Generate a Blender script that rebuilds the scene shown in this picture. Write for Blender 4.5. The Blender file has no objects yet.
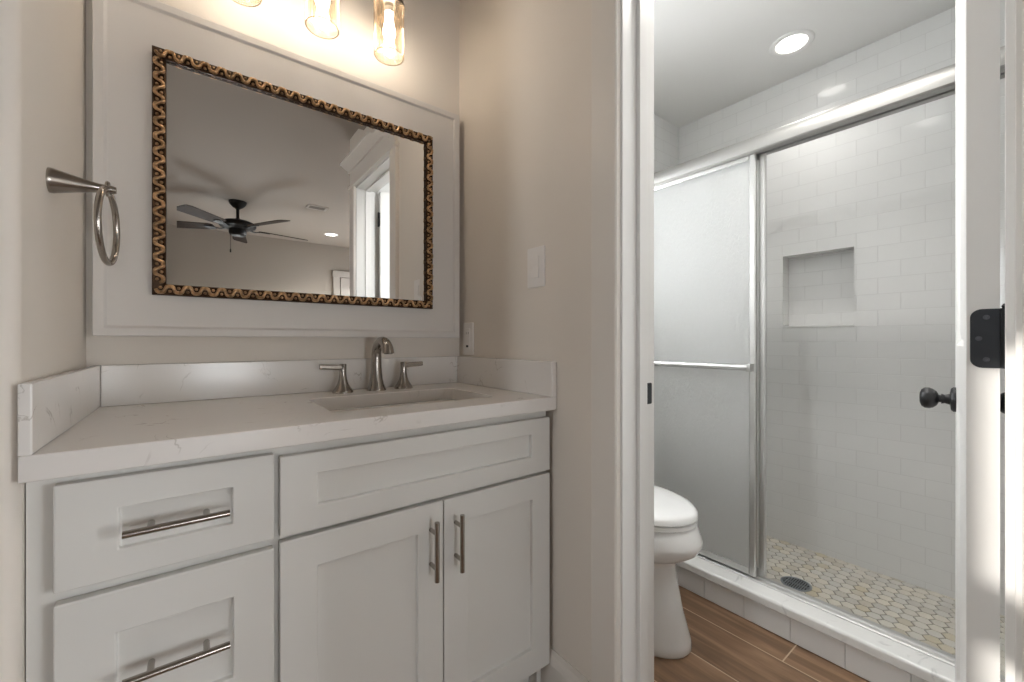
import bpy, bmesh, math, random
from mathutils import Vector, Matrix
random.seed(4)
SC = bpy.context.scene
COL = SC.collection
PI = math.pi

# ------------------------------------------------------------------ camera
FPX = 414.4
cd = bpy.data.cameras.new('camera')
cam = bpy.data.objects.new('camera', cd)
COL.objects.link(cam)
cd.sensor_width = 36.0
cd.lens = 36.0 * FPX / 1024.0
cd.clip_start = 0.02
cam.location = (0, 0, 1.05)
cam.rotation_euler = (PI / 2, 0, -math.radians(90 - 52.51))
SC.camera = cam

# ------------------------------------------------------------------ colour management
vs = SC.view_settings
vs.view_transform = 'Standard'
vs.look = 'None'
vs.exposure = 0.68
vs.gamma = 1.0
vs.use_curve_mapping = False

# ------------------------------------------------------------------ daylight
SKY = 13.0
world = bpy.data.worlds.new('world')
SC.world = world
world.use_nodes = True
wbg = world.node_tree.nodes['Background']
wbg.inputs[0].default_value = (0.93, 0.97, 1.0, 1)
wbg.inputs[1].default_value = SKY

SUN_DIR = Vector((1.0, -0.133, -0.30)).normalized()
sl = bpy.data.lights.new('sun', 'SUN')
sl.energy = 2.6
sl.angle = math.radians(0.6)
sl.color = (1.0, 0.95, 0.88)
sun = bpy.data.objects.new('sun', sl)
COL.objects.link(sun)
sun.location = (-6, 1, 4)
sun.rotation_euler = SUN_DIR.to_track_quat('-Z', 'Y').to_euler()


def portal(name, loc, direction, sx, sz):
    l = bpy.data.lights.new(name, 'AREA')
    l.shape = 'RECTANGLE'
    l.size = sx
    l.size_y = sz
    l.cycles.is_portal = True
    o = bpy.data.objects.new(name, l)
    COL.objects.link(o)
    o.location = loc
    o.rotation_euler = Vector(direction).to_track_quat('-Z', 'Y').to_euler()


PWALL = 0.115
# unseen bedroom windows, added: sun strip from the left, key from the right
W1 = dict(y0=0.2, y1=0.556, z0=1.05, z1=2.115)
W2 = dict(y0=-3.4, y1=-2.0, z0=0.15, z1=1.75)
W4 = dict(x0=0.0, x1=0.62, z0=0.25, z1=1.35)         # unseen low far-wall window, added as fill for cabinet and jamb
W3 = dict(x0=1.0, x1=1.40, z0=1.2, z1=2.05)         # unseen window over the toilet, added to brighten the bathroom
portal('window_portal', (-2.70, (W1['y0'] + W1['y1']) / 2, (W1['z0'] + W1['z1']) / 2), (1, 0, 0), W1['y1'] - W1['y0'], W1['z1'] - W1['z0'])
portal('window_portal', (2.70, (W2['y0'] + W2['y1']) / 2, (W2['z0'] + W2['z1']) / 2), (-1, 0, 0), W2['y1'] - W2['y0'], W2['z1'] - W2['z0'])
portal('window_portal', ((W3['x0'] + W3['x1']) / 2, 1.44 + PWALL + 0.01, (W3['z0'] + W3['z1']) / 2), (0, -1, 0), W3['x1'] - W3['x0'], W3['z1'] - W3['z0'])

portal('window_portal', ((W4['x0'] + W4['x1']) / 2, -3.60, (W4['z0'] + W4['z1']) / 2), (0, 1, 0), W4['x1'] - W4['x0'], W4['z1'] - W4['z0'])

CAN_POWER = 1.05
BED_CAN_POWER = 2.5
BULB = 27.0
CEIL = 2.39                                  # bathroom ceiling
BC = 2.418                                   # bedroom and vanity nook ceiling
WT = 2.425                                   # top of the walls


# ------------------------------------------------------------------ materials
def lin(c):
    return tuple(((v / 255) / 12.92 if v / 255 <= 0.04045 else ((v / 255 + 0.055) / 1.055) ** 2.4) for v in c)


def pmat(name, col, rough=0.5, metal=0.0, bump=0.0, bscale=200.0, var=0.0, vscale=3.0, coat=0.0, spec=0.5):
    m = bpy.data.materials.new(name)
    m.use_nodes = True
    nt = m.node_tree
    b = nt.nodes['Principled BSDF']
    b.inputs['Base Color'].default_value = (*col, 1)
    b.inputs['Roughness'].default_value = rough
    b.inputs['Metallic'].default_value = metal
    b.inputs['Specular IOR Level'].default_value = spec
    if coat:
        b.inputs['Coat Weight'].default_value = coat
        b.inputs['Coat Roughness'].default_value = 0.05
    g = nt.nodes.new('ShaderNodeNewGeometry')
    if var:
        n = nt.nodes.new('ShaderNodeTexNoise')
        n.inputs['Scale'].default_value = vscale
        n.inputs['Detail'].default_value = 4
        nt.links.new(g.outputs['Position'], n.inputs['Vector'])
        r = nt.nodes.new('ShaderNodeValToRGB')
        r.color_ramp.elements[0].color = (*[c * (1 - var) for c in col], 1)
        r.color_ramp.elements[1].color = (*[min(1, c * (1 + var)) for c in col], 1)
        r.color_ramp.elements[0].position = 0.3
        r.color_ramp.elements[1].position = 0.7
        nt.links.new(n.outputs['Fac'], r.inputs['Fac'])
        nt.links.new(r.outputs['Color'], b.inputs['Base Color'])
    if bump:
        n = nt.nodes.new('ShaderNodeTexNoise')
        n.inputs['Scale'].default_value = bscale
        n.inputs['Detail'].default_value = 3
        nt.links.new(g.outputs['Position'], n.inputs['Vector'])
        bp = nt.nodes.new('ShaderNodeBump')
        bp.inputs['Strength'].default_value = bump
        bp.inputs['Distance'].default_value = 0.001
        nt.links.new(n.outputs['Fac'], bp.inputs['Height'])
        nt.links.new(bp.outputs['Normal'], b.inputs['Normal'])
    return m


def emat(name, col, strength):
    m = bpy.data.materials.new(name)
    m.use_nodes = True
    nt = m.node_tree
    nt.nodes.remove(nt.nodes['Principled BSDF'])
    e = nt.nodes.new('ShaderNodeEmission')
    e.inputs[0].default_value = (*col, 1)
    e.inputs[1].default_value = strength
    nt.links.new(e.outputs[0], nt.nodes['Material Output'].inputs[0])
    return m


M = {}
M['wall'] = pmat('wall_paint', (0.78, 0.725, 0.66), 0.6, bump=0.15, bscale=160, var=0.012)
M['bathwall'] = pmat('bath_wall_paint', (0.80, 0.79, 0.77), 0.55, bump=0.1, bscale=160)
M['ceiling'] = pmat('ceiling_paint', (0.80, 0.79, 0.77), 0.7, bump=0.15, bscale=120)
M['bedwall'] = pmat('dimmed_bedroom_paint', (0.33, 0.287, 0.245), 0.65, bump=0.1, bscale=150)  # wall paint darkened: the bedroom's dim light is put into the colour
M['bedceil'] = pmat('dimmed_ceiling_paint', (0.33, 0.287, 0.245), 0.7, bump=0.1, bscale=120)  # ceiling darkened the same way, dim light held in the paint
M['bedtrim'] = pmat('dimmed_trim_paint', (0.44, 0.40, 0.36), 0.4)  # white trim painted darker to stand for low bedroom light
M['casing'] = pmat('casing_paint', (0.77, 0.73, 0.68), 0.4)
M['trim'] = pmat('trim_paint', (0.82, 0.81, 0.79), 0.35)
M['cab'] = pmat('cabinet_paint', (0.73, 0.72, 0.69), 0.38, bump=0.05, bscale=300)
M['panel'] = pmat('panel_paint', (0.74, 0.71, 0.68), 0.45, bump=0.05, bscale=120)
M['plastic'] = pmat('white_plastic', (0.84, 0.81, 0.78), 0.35)
M['nickel'] = pmat('brushed_nickel', (0.38, 0.35, 0.32), 0.24, 1.0, bump=0.05, bscale=700)
M['chrome'] = pmat('satin_aluminium', (0.64, 0.64, 0.63), 0.32, 1.0)
M['header'] = pmat('satin_header_aluminium', (0.42, 0.415, 0.40), 0.5, 1.0)
M['alu'] = pmat('brushed_aluminium', (0.62, 0.62, 0.61), 0.45, 1.0)
M['black'] = pmat('matte_black', (0.012, 0.012, 0.013), 0.42)
M['blackmetal'] = pmat('black_metal', (0.03, 0.032, 0.036), 0.4, 0.6)
M['porcelain'] = pmat('porcelain', (0.84, 0.84, 0.83), 0.1, coat=0.5)
M['sink'] = pmat('sink_porcelain', (0.78, 0.74, 0.69), 0.12, coat=0.4)
M['dark'] = pmat('dark_gap', (0.02, 0.02, 0.02), 0.8)
M['bronze'] = pmat('dark_bronze', (0.065, 0.035, 0.018), 0.42, 0.7, var=0.4, vscale=90)
M['gold'] = pmat('worn_gold', (0.52, 0.33, 0.18), 0.38, 0.85, var=0.45, vscale=60)
M['mirror'] = pmat('mirror_silver', (0.86, 0.86, 0.85), 0.0, 1.0)
M['fanblack'] = pmat('fan_black', (0.008, 0.007, 0.006), 0.5, spec=0.3)
M['fanblade'] = pmat('fan_blade_wood', (0.03, 0.017, 0.009), 0.6, var=0.3, vscale=30, spec=0.1)
M['screw'] = pmat('screw_steel', (0.10, 0.10, 0.11), 0.35, 0.9)
M['drain'] = pmat('drain_steel', (0.36, 0.39, 0.42), 0.35, 0.9)
M['ventgrey'] = pmat('vent_grey', (0.22, 0.20, 0.18), 0.5)
M['grout'] = pmat('mosaic_grout', (0.22, 0.20, 0.17), 0.8)
M['bulb'] = emat('lit_bulb', (1.0, 0.945, 0.88), BULB)
M['can'] = emat('lit_can_lens', (1.0, 0.97, 0.92), 5.0)
M['bedcan'] = emat('lit_can_lens_bedroom', (1.0, 0.95, 0.86), 7.0)


def glass_thin(name, transp, tint=(1, 1, 1), rough=0.03, fac_edge=0.6, gcol=(1, 1, 1)):
    """clear pane: mostly see-through, reflecting more at grazing angles"""
    m = bpy.data.materials.new(name)
    m.use_nodes = True
    nt = m.node_tree
    nt.nodes.remove(nt.nodes['Principled BSDF'])
    t = nt.nodes.new('ShaderNodeBsdfTransparent')
    t.inputs[0].default_value = (*tint, 1)
    g = nt.nodes.new('ShaderNodeBsdfGlossy')
    g.inputs['Roughness'].default_value = rough
    g.inputs['Color'].default_value = (*gcol, 1)
    lw = nt.nodes.new('ShaderNodeLayerWeight')
    lw.inputs[0].default_value = fac_edge
    mp = nt.nodes.new('ShaderNodeMapRange')
    mp.inputs['From Min'].default_value = 0
    mp.inputs['From Max'].default_value = 1
    mp.inputs['To Min'].default_value = 1 - transp
    mp.inputs['To Max'].default_value = min(1, 1 - transp + 0.6)
    nt.links.new(lw.outputs['Facing'], mp.inputs['Value'])
    mx = nt.nodes.new('ShaderNodeMixShader')
    nt.links.new(mp.outputs[0], mx.inputs[0])
    nt.links.new(t.outputs[0], mx.inputs[1])
    nt.links.new(g.outputs[0], mx.inputs[2])
    nt.links.new(mx.outputs[0], nt.nodes['Material Output'].inputs[0])
    return m


M['rim'] = pmat('amber_glass_rim', (0.62, 0.50, 0.36), 0.2)
M['pane'] = glass_thin('window_glass', 0.96, fac_edge=0.3)
M['shade'] = glass_thin('ribbed_glass', 0.95, (1.0, 0.97, 0.92), 0.1, 0.6, (0.74, 0.64, 0.52))


def obscure_glass():
    m = bpy.data.materials.new('obscure_glass')
    m.use_nodes = True
    nt = m.node_tree
    b = nt.nodes['Principled BSDF']
    b.inputs['Base Color'].default_value = (0.93, 0.935, 0.93, 1)
    b.inputs['Roughness'].default_value = 0.38
    b.inputs['Transmission Weight'].default_value = 0.75
    b.inputs['IOR'].default_value = 1.25
    g = nt.nodes.new('ShaderNodeNewGeometry')
    mp = nt.nodes.new('ShaderNodeMapping')
    mp.inputs['Scale'].default_value = (60, 60, 22)
    n = nt.nodes.new('ShaderNodeTexNoise')
    n.inputs['Scale'].default_value = 1.6
    n.inputs['Detail'].default_value = 3
    n.inputs['Distortion'].default_value = 1.2
    bp = nt.nodes.new('ShaderNodeBump')
    bp.inputs['Strength'].default_value = 0.35
    bp.inputs['Distance'].default_value = 0.004
    nt.links.new(g.outputs['Position'], mp.inputs[0])
    nt.links.new(mp.outputs[0], n.inputs['Vector'])
    nt.links.new(n.outputs['Fac'], bp.inputs['Height'])
    nt.links.new(bp.outputs['Normal'], b.inputs['Normal'])
    return m


M['obscure'] = obscure_glass()


def mathn(nt, op, a, b=None, c=None):
    n = nt.nodes.new('ShaderNodeMath')
    n.operation = op
    for i, v in enumerate((a, b, c)):
        if v is None:
            continue
        if isinstance(v, (int, float)):
            n.inputs[i].default_value = v
        else:
            nt.links.new(v, n.inputs[i])
    return n.outputs[0]


def quartz(name='quartz', base=(0.80, 0.77, 0.74), vein=(0.52, 0.48, 0.44), scale=5.0, width=0.011):
    m = bpy.data.materials.new(name)
    m.use_nodes = True
    nt = m.node_tree
    b = nt.nodes['Principled BSDF']
    b.inputs['Roughness'].default_value = 0.2
    g = nt.nodes.new('ShaderNodeNewGeometry')
    n1 = nt.nodes.new('ShaderNodeTexNoise')
    n1.inputs['Scale'].default_value = scale
    n1.inputs['Detail'].default_value = 5
    n1.inputs['Distortion'].default_value = 1.6
    nt.links.new(g.outputs['Position'], n1.inputs['Vector'])
    n2 = nt.nodes.new('ShaderNodeTexNoise')
    n2.inputs['Scale'].default_value = scale * 3.1
    n2.inputs['Detail'].default_value = 2
    nt.links.new(g.outputs['Position'], n2.inputs['Vector'])
    d = mathn(nt, 'ABSOLUTE', mathn(nt, 'SUBTRACT', n1.outputs['Fac'], 0.5))
    line = mathn(nt, 'SUBTRACT', 1.0, mathn(nt, 'MINIMUM', mathn(nt, 'DIVIDE', d, width), 1.0))
    msk = nt.nodes.new('ShaderNodeMapRange')
    msk.inputs['From Min'].default_value = 0.52
    msk.inputs['From Max'].default_value = 0.66
    nt.links.new(n2.outputs['Fac'], msk.inputs['Value'])
    f = mathn(nt, 'MULTIPLY', line, msk.outputs[0])
    mix = nt.nodes.new('ShaderNodeMix')
    mix.data_type = 'RGBA'
    mix.inputs['A'].default_value = (*base, 1)
    mix.inputs['B'].default_value = (*vein, 1)
    nt.links.new(f, mix.inputs['Factor'])
    nt.links.new(mix.outputs['Result'], b.inputs['Base Color'])
    return m


M['quartz'] = quartz()
M['marble'] = quartz('marble_sill', (0.80, 0.80, 0.78), (0.60, 0.60, 0.59), 5.0, 0.03)


def subway():
    m = bpy.data.materials.new('subway_tile')
    m.use_nodes = True
    nt = m.node_tree
    b = nt.nodes['Principled BSDF']
    b.inputs['Roughness'].default_value = 0.10
    g = nt.nodes.new('ShaderNodeNewGeometry')
    sp = nt.nodes.new('ShaderNodeSeparateXYZ')
    nt.links.new(g.outputs['Position'], sp.inputs[0])
    sn = nt.nodes.new('ShaderNodeSeparateXYZ')
    nt.links.new(g.outputs['True Normal'], sn.inputs[0])
    ny = mathn(nt, 'GREATER_THAN', mathn(nt, 'ABSOLUTE', sn.outputs[1]), 0.5)
    mx = nt.nodes.new('ShaderNodeMix')
    nt.links.new(ny, mx.inputs[0])
    nt.links.new(mathn(nt, 'ADD', sp.outputs[1], 0.0563 + 0.1515 * 20), mx.inputs[2])
    nt.links.new(mathn(nt, 'ADD', sp.outputs[0], 0.02 + 0.1515 * 20), mx.inputs[3])
    zz = mathn(nt, 'ADD', sp.outputs[2], -1.117 + 0.0715 * 20)
    cb = nt.nodes.new('ShaderNodeCombineXYZ')
    nt.links.new(mx.outputs[0], cb.inputs[0])
    nt.links.new(zz, cb.inputs[1])
    br = nt.nodes.new('ShaderNodeTexBrick')
    br.inputs['Scale'].default_value = 1.0
    br.inputs['Brick Width'].default_value = 0.1515
    br.inputs['Row Height'].default_value = 0.0715
    br.inputs['Mortar Size'].default_value = 0.0014
    br.inputs['Mortar Smooth'].default_value = 0.4
    br.inputs['Color1'].default_value = (0.80, 0.80, 0.785, 1)
    br.inputs['Color2'].default_value = (0.785, 0.785, 0.77, 1)
    br.inputs['Mortar'].default_value = (0.72, 0.715, 0.70, 1)
    nt.links.new(cb.outputs[0], br.inputs['Vector'])
    nt.links.new(br.outputs['Color'], b.inputs['Base Color'])
    bp = nt.nodes.new('ShaderNodeBump')
    bp.invert = True
    bp.inputs['Strength'].default_value = 0.6
    bp.inputs['Distance'].default_value = 0.0012
    nt.links.new(br.outputs['Fac'], bp.inputs['Height'])
    nt.links.new(bp.outputs['Normal'], b.inputs['Normal'])
    return m


M['subway'] = subway()


def planks():
    m = bpy.data.materials.new('wood_look_planks')
    m.use_nodes = True
    nt = m.node_tree
    b = nt.nodes['Principled BSDF']
    b.inputs['Roughness'].default_value = 0.42
    g = nt.nodes.new('ShaderNodeNewGeometry')
    sp = nt.nodes.new('ShaderNodeSeparateXYZ')
    nt.links.new(g.outputs['Position'], sp.inputs[0])
    cb = nt.nodes.new('ShaderNodeCombineXYZ')
    nt.links.new(mathn(nt, 'ADD', sp.outputs[1], -0.538 + 1.2 * 10), cb.inputs[0])
    nt.links.new(mathn(nt, 'ADD', sp.outputs[0], -1.53 + 0.2 * 31), cb.inputs[1])
    br = nt.nodes.new('ShaderNodeTexBrick')
    br.offset = 0.37
    br.offset_frequency = 2
    br.inputs['Scale'].default_value = 1.0
    br.inputs['Brick Width'].default_value = 1.2
    br.inputs['Row Height'].default_value = 0.2
    br.inputs['Mortar Size'].default_value = 0.0022
    br.inputs['Mortar Smooth'].default_value = 0.1
    br.inputs['Color1'].default_value = (0.0, 0.0, 0.0, 1)
    br.inputs['Color2'].default_value = (1, 1, 1, 1)
    br.inputs['Mortar'].default_value = (0.5, 0.5, 0.5, 1)
    nt.links.new(cb.outputs[0], br.inputs['Vector'])
    # grain, stretched along the planks and shifted from plank to plank
    sep = nt.nodes.new('ShaderNodeSeparateColor')
    nt.links.new(br.outputs['Color'], sep.inputs[0])
    gx = mathn(nt, 'ADD', mathn(nt, 'MULTIPLY', sp.outputs[0], 26.0), mathn(nt, 'MULTIPLY', sep.outputs[0], 17.0))
    gy = mathn(nt, 'MULTIPLY', sp.outputs[1], 2.2)
    gc = nt.nodes.new('ShaderNodeCombineXYZ')
    nt.links.new(gx, gc.inputs[0])
    nt.links.new(gy, gc.inputs[1])
    n = nt.nodes.new('ShaderNodeTexNoise')
    n.inputs['Scale'].default_value = 1.0
    n.inputs['Detail'].default_value = 6
    n.inputs['Distortion'].default_value = 0.8
    nt.links.new(gc.outputs[0], n.inputs['Vector'])
    r = nt.nodes.new('ShaderNodeValToRGB')
    e = r.color_ramp.elements
    e[0].position = 0.25
    e[0].color = (*lin((88, 67, 49)), 1)
    e[1].position = 0.8
    e[1].color = (*lin((163, 132, 104)), 1)
    k = r.color_ramp.elements.new(0.52)
    k.color = (*lin((125, 97, 73)), 1)
    nt.links.new(mathn(nt, 'ADD', n.outputs['Fac'], mathn(nt, 'MULTIPLY', mathn(nt, 'SUBTRACT', sep.outputs[0], 0.5), 0.16)), r.inputs['Fac'])
    mix = nt.nodes.new('ShaderNodeMix')
    mix.data_type = 'RGBA'
    nt.links.new(br.outputs['Fac'], mix.inputs['Factor'])
    nt.links.new(r.outputs['Color'], mix.inputs['A'])
    mix.inputs['B'].default_value = (*lin((190, 168, 142)), 1)
    nt.links.new(mix.outputs['Result'], b.inputs['Base Color'])
    return m


M['planks'] = planks()


def mosaic():
    m = bpy.data.materials.new('mosaic_stone')
    m.use_nodes = True
    nt = m.node_tree
    b = nt.nodes['Principled BSDF']
    b.inputs['Roughness'].default_value = 0.3
    g = nt.nodes.new('ShaderNodeNewGeometry')
    r = nt.nodes.new('ShaderNodeValToRGB')
    e = r.color_ramp.elements
    e[0].position = 0.0
    e[0].color = (*lin((205, 203, 196)), 1)
    e[1].position = 1.0
    e[1].color = (*lin((206, 196, 172)), 1)
    for p, c in ((0.35, (214, 210, 200)), (0.6, (220, 214, 200)), (0.8, (198, 194, 186))):
        k = e.new(p)
        k.color = (*lin(c), 1)
    nt.links.new(g.outputs['Random Per Island'], r.inputs['Fac'])
    nt.links.new(r.outputs['Color'], b.inputs['Base Color'])
    return m


M['mosaic'] = mosaic()


# ------------------------------------------------------------------ mesh helpers
def add_box(bm, x0, x1, y0, y1, z0, z1):
    v = [bm.verts.new(p) for p in ((x0, y0, z0), (x1, y0, z0), (x1, y1, z0), (x0, y1, z0),
                                   (x0, y0, z1), (x1, y0, z1), (x1, y1, z1), (x0, y1, z1))]
    for f in ((0, 3, 2, 1), (4, 5, 6, 7), (0, 1, 5, 4), (1, 2, 6, 5), (2, 3, 7, 6), (3, 0, 4, 7)):
        bm.faces.new([v[i] for i in f])
    return bm


def box(*a):
    return add_box(bmesh.new(), *a)


def add_loft(bm, rings, cap0=True, cap1=True, closed=True):
    rs = [[bm.verts.new(p) for p in r] for r in rings]
    n = len(rs[0])
    for a, b in zip(rs[:-1], rs[1:]):
        for i in range(n if closed else n - 1):
            j = (i + 1) % n
            bm.faces.new((a[i], a[j], b[j], b[i]))
    if cap0:
        bm.faces.new(list(reversed(rs[0])))
    if cap1:
        bm.faces.new(rs[-1])
    return bm


def add_lathe(bm, prof, center, axis='z', seg=32, cap0=True, cap1=True):
    """prof: list of (radius, height along axis)"""
    c = Vector(center)
    if isinstance(axis, str):
        axis = {'x': (1, 0, 0), '-x': (-1, 0, 0), 'y': (0, 1, 0), '-y': (0, -1, 0), 'z': (0, 0, 1), '-z': (0, 0, -1)}[axis]
    ax = Vector(axis).normalized()
    u = ax.orthogonal().normalized()
    w = ax.cross(u)
    rings = []
    for r, h in prof:
        rings.append([c + ax * h + (u * math.cos(2 * PI * k / seg) + w * math.sin(2 * PI * k / seg)) * max(r, 1e-4) for k in range(seg)])
    return add_loft(bm, rings, cap0, cap1)


def add_tube(bm, pts, rad, seg=12, cap=True, squash=1.0, flat_axis=None):
    """sweep a circle along pts; rad may be a list"""
    pts = [Vector(p) for p in pts]
    n = len(pts)
    rads = rad if isinstance(rad, (list, tuple)) else [rad] * n
    rings = []
    t0 = (pts[1] - pts[0]).normalized()
    u = t0.orthogonal().normalized()
    for i in range(n):
        if i == 0:
            t = t0
        elif i == n - 1:
            t = (pts[-1] - pts[-2]).normalized()
        else:
            t = ((pts[i + 1] - pts[i]).normalized() + (pts[i] - pts[i - 1]).normalized()).normalized()
        u = (u - t * u.dot(t)).normalized()
        w = t.cross(u)
        rings.append([pts[i] + (u * math.cos(2 * PI * k / seg) + w * math.sin(2 * PI * k / seg)) * rads[i] for k in range(seg)])
    return add_loft(bm, rings, cap, cap)


def add_ring(bm, center, R, r, axis_u, axis_v, seg=48, sec=10):
    c = Vector(center)
    u = Vector(axis_u).normalized()
    v = Vector(axis_v).normalized()
    w = u.cross(v)
    rings = []
    for i in range(seg):
        a = 2 * PI * i / seg
        d = u * math.cos(a) + v * math.sin(a)
        rings.append([c + d * (R + r * math.cos(2 * PI * k / sec)) + w * r * math.sin(2 * PI * k / sec) for k in range(sec)])
    rings.append(rings[0])
    rs = [[bm.verts.new(p) for p in q] for q in rings[:-1]]
    for i in range(seg):
        a = rs[i]
        b = rs[(i + 1) % seg]
        for k in range(sec):
            j = (k + 1) % sec
            bm.faces.new((a[k], a[j], b[j], b[k]))
    return bm


def add_prism(bm, poly, axis, a0, a1):
    """extrude a 2D polygon along an axis: 'z' poly=(x,y); 'y' poly=(x,z); 'x' poly=(y,z)"""
    def P(p, a):
        return {'z': (p[0], p[1], a), 'y': (p[0], a, p[1]), 'x': (a, p[0], p[1])}[axis]
    return add_loft(bm, [[P(p, a0) for p in poly], [P(p, a1) for p in poly]])


def rrect(x0, x1, y0, y1, r, n=6):
    pts = []
    for cx, cy, a0 in ((x1 - r, y1 - r, 0), (x0 + r, y1 - r, PI / 2), (x0 + r, y0 + r, PI), (x1 - r, y0 + r, 1.5 * PI)):
        for k in range(n + 1):
            a = a0 + (PI / 2) * k / n
            pts.append((cx + r * math.cos(a), cy + r * math.sin(a)))
    return pts


def origin_of(o):
    v = Vector((0, 0, 0))
    while o:
        v += o.location
        o = o.parent
    return v


def obj(name, bm, mat, parent=None, bevel=0.0, bseg=2, smooth=False, angle=35, base=None):
    bmesh.ops.recalc_face_normals(bm, faces=bm.faces[:])
    xs = [v.co for v in bm.verts]
    lo = Vector((min(c.x for c in xs), min(c.y for c in xs), min(c.z for c in xs)))
    hi = Vector((max(c.x for c in xs), max(c.y for c in xs), max(c.z for c in xs)))
    org = Vector(base) if base else Vector(((lo.x + hi.x) / 2, (lo.y + hi.y) / 2, lo.z))
    bmesh.ops.translate(bm, verts=bm.verts[:], vec=-org)
    me = bpy.data.meshes.new(name)
    bm.to_mesh(me)
    bm.free()
    o = bpy.data.objects.new(name, me)
    COL.objects.link(o)
    mats = mat if isinstance(mat, (list, tuple)) else [mat]
    for m_ in mats:
        me.materials.append(m_)
    if parent:
        o.location = org - origin_of(parent)
        o.parent = parent
    else:
        o.location = org
    if smooth:
        for p in me.polygons:
            p.use_smooth = True
        me.set_sharp_from_angle(angle=math.radians(angle))
    if bevel:
        md = o.modifiers.new('bevel', 'BEVEL')
        md.width = bevel
        md.segments = bseg
        md.limit_method = 'ANGLE'
        md.angle_limit = math.radians(40)
        md.harden_normals = False
    return o


def thing(name, label, cat, loc, group=None):
    o = bpy.data.objects.new(name, None)
    o.empty_display_size = 0.05
    COL.objects.link(o)
    o.location = loc
    o['label'] = label
    o['category'] = cat
    if group:
        o['group'] = group
    return o


def tag(o, label, cat, group=None):
    o['label'] = label
    o['category'] = cat
    if group:
        o['group'] = group
    return o


def struct(name, bm, mat, label, cat, **k):
    o = obj(name, bm, mat, None, **k)
    o['kind'] = 'structure'
    return tag(o, label, cat)


def copy_tree(o, parent, offset=(0, 0, 0)):
    c = o.copy()
    COL.objects.link(c)
    c.parent = parent
    c.location = o.location + Vector(offset)
    for ch in list(o.children):
        copy_tree(ch, c)
    return c


# ------------------------------------------------------------------ key dimensions
XL, XR, D = -0.197, 0.84, 1.44           # nook walls, mirror wall
XB = 2.42                                # tiled shower back wall
YE = 0.0                                 # bath end wall
PW = 0.115                               # partition thickness
OY0, OY1, OZ = 0.029, 0.645, 2.045        # clear door opening
NI = dict(y0=0.558, y1=0.849, z0=1.117, z1=1.487, d=0.08)

# ------------------------------------------------------------------ structure
struct('floor', box(-2.8, 3.2, -3.7, 1.6, -0.1, 0.0), M['planks'], 'brown wood-look plank tile floor with pale grout lines', 'floor')
struct('ceiling', box(XR + 0.05, 2.6, -PW + 0.05, 1.5, CEIL, CEIL + 0.1), M['ceiling'], 'flat white painted bathroom ceiling', 'ceiling')
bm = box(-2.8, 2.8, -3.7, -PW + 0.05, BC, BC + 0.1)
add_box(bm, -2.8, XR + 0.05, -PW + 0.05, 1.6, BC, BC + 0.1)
struct('ceiling_bedroom', bm, M['bedceil'], 'bedroom ceiling with the dim light put into its paint, seen in the mirror', 'ceiling')
w = W3


def holed(bm, x0, x1, y0, y1):
    add_box(bm, x0, w['x0'], y0, y1, 0, WT)
    add_box(bm, w['x1'], x1, y0, y1, 0, WT)
    add_box(bm, w['x0'], w['x1'], y0, y1, 0, w['z0'])
    add_box(bm, w['x0'], w['x1'], y0, y1, w['z1'], WT)
    return bm


struct('wall_back', holed(bmesh.new(), -0.33, XB + PW, D, D + PW), M['wall'], 'warm white wall behind the framed mirror and vanity light', 'wall')

# left stub wall with rounded drywall corner
r = 0.022
poly = [(XL - 0.013, D), (XL, 0.885 + r)]
for k in range(1, 9):
    a = PI / 2 * k / 8
    poly.append((XL - r + r * math.cos(a), 0.885 + r - r * math.sin(a)))
poly += [(-2.7, 0.885), (-2.7, 1.0), (-0.32, 1.0), (-0.32, D)]
struct('wall_left', add_prism(bmesh.new(), poly, 'z', 0, WT), M['wall'], 'short white wall on the left carrying the towel ring', 'wall', smooth=True)

bm = bmesh.new()
add_box(bm, XR, XR + PW, OY1 + 0.013, D, 0, WT)
add_box(bm, XR, XR + PW, -PW, OY0 - 0.013, 0, WT)
add_box(bm, XR, XR + PW, OY0 - 0.013, OY1 + 0.013, OZ + 0.013, WT)
struct('wall_right', bm, M['wall'], 'beige-white partition wall with the light switch, right of the vanity', 'wall')

struct('wall_bath_end', box(XR + PW, 2.6, -PW, YE, 0, WT), M['bathwall'], 'white end wall behind the open bathroom door', 'wall')

# shower back wall with its niche
bm = bmesh.new()
n = NI
add_box(bm, XB, XB + PW, YE, D, 0, n['z0'])
add_box(bm, XB, XB + PW, YE, D, n['z1'], WT)
add_box(bm, XB, XB + PW, YE, n['y0'], n['z0'], n['z1'])
add_box(bm, XB, XB + PW, n['y1'], D, n['z0'], n['z1'])
add_box(bm, XB + n['d'], XB + PW, n['y0'], n['y1'], n['z0'], n['z1'])
sb = struct('wall_shower_back', bm, M['subway'], 'white subway-tiled back wall of the shower with a recessed niche', 'wall')
obj('niche_sill', box(XB - 0.004, XB + n['d'], n['y0'], n['y1'], n['z0'], n['z0'] + 0.012), M['marble'], sb, bevel=0.002)
struct('wall_shower_side', box(1.62, XB, D - 0.011, D, 0, WT), M['subway'], 'white subway-tiled side wall at the left end of the shower', 'wall')
struct('wall_shower_end', box(1.66, XB, YE, YE + 0.011, 0, WT), M['subway'], 'white subway-tiled wall at the near end of the shower', 'wall')
struct('wall_toilet', holed(bmesh.new(), XR + PW, 1.62, D - 0.004, D), M['bathwall'], 'white painted wall behind the toilet', 'wall')
struct('wall_bath_partition', add_box(add_box(bmesh.new(), XR + PW, XR + PW + 0.003, OY1 + 0.013, D - 0.004, 0, WT), XR + PW, XR + PW + 0.003, OY0 - 0.013, OY1 + 0.013, OZ + 0.013, WT),
       M['bathwall'], 'white painted bathroom face of the partition wall beside the toilet', 'wall')

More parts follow.
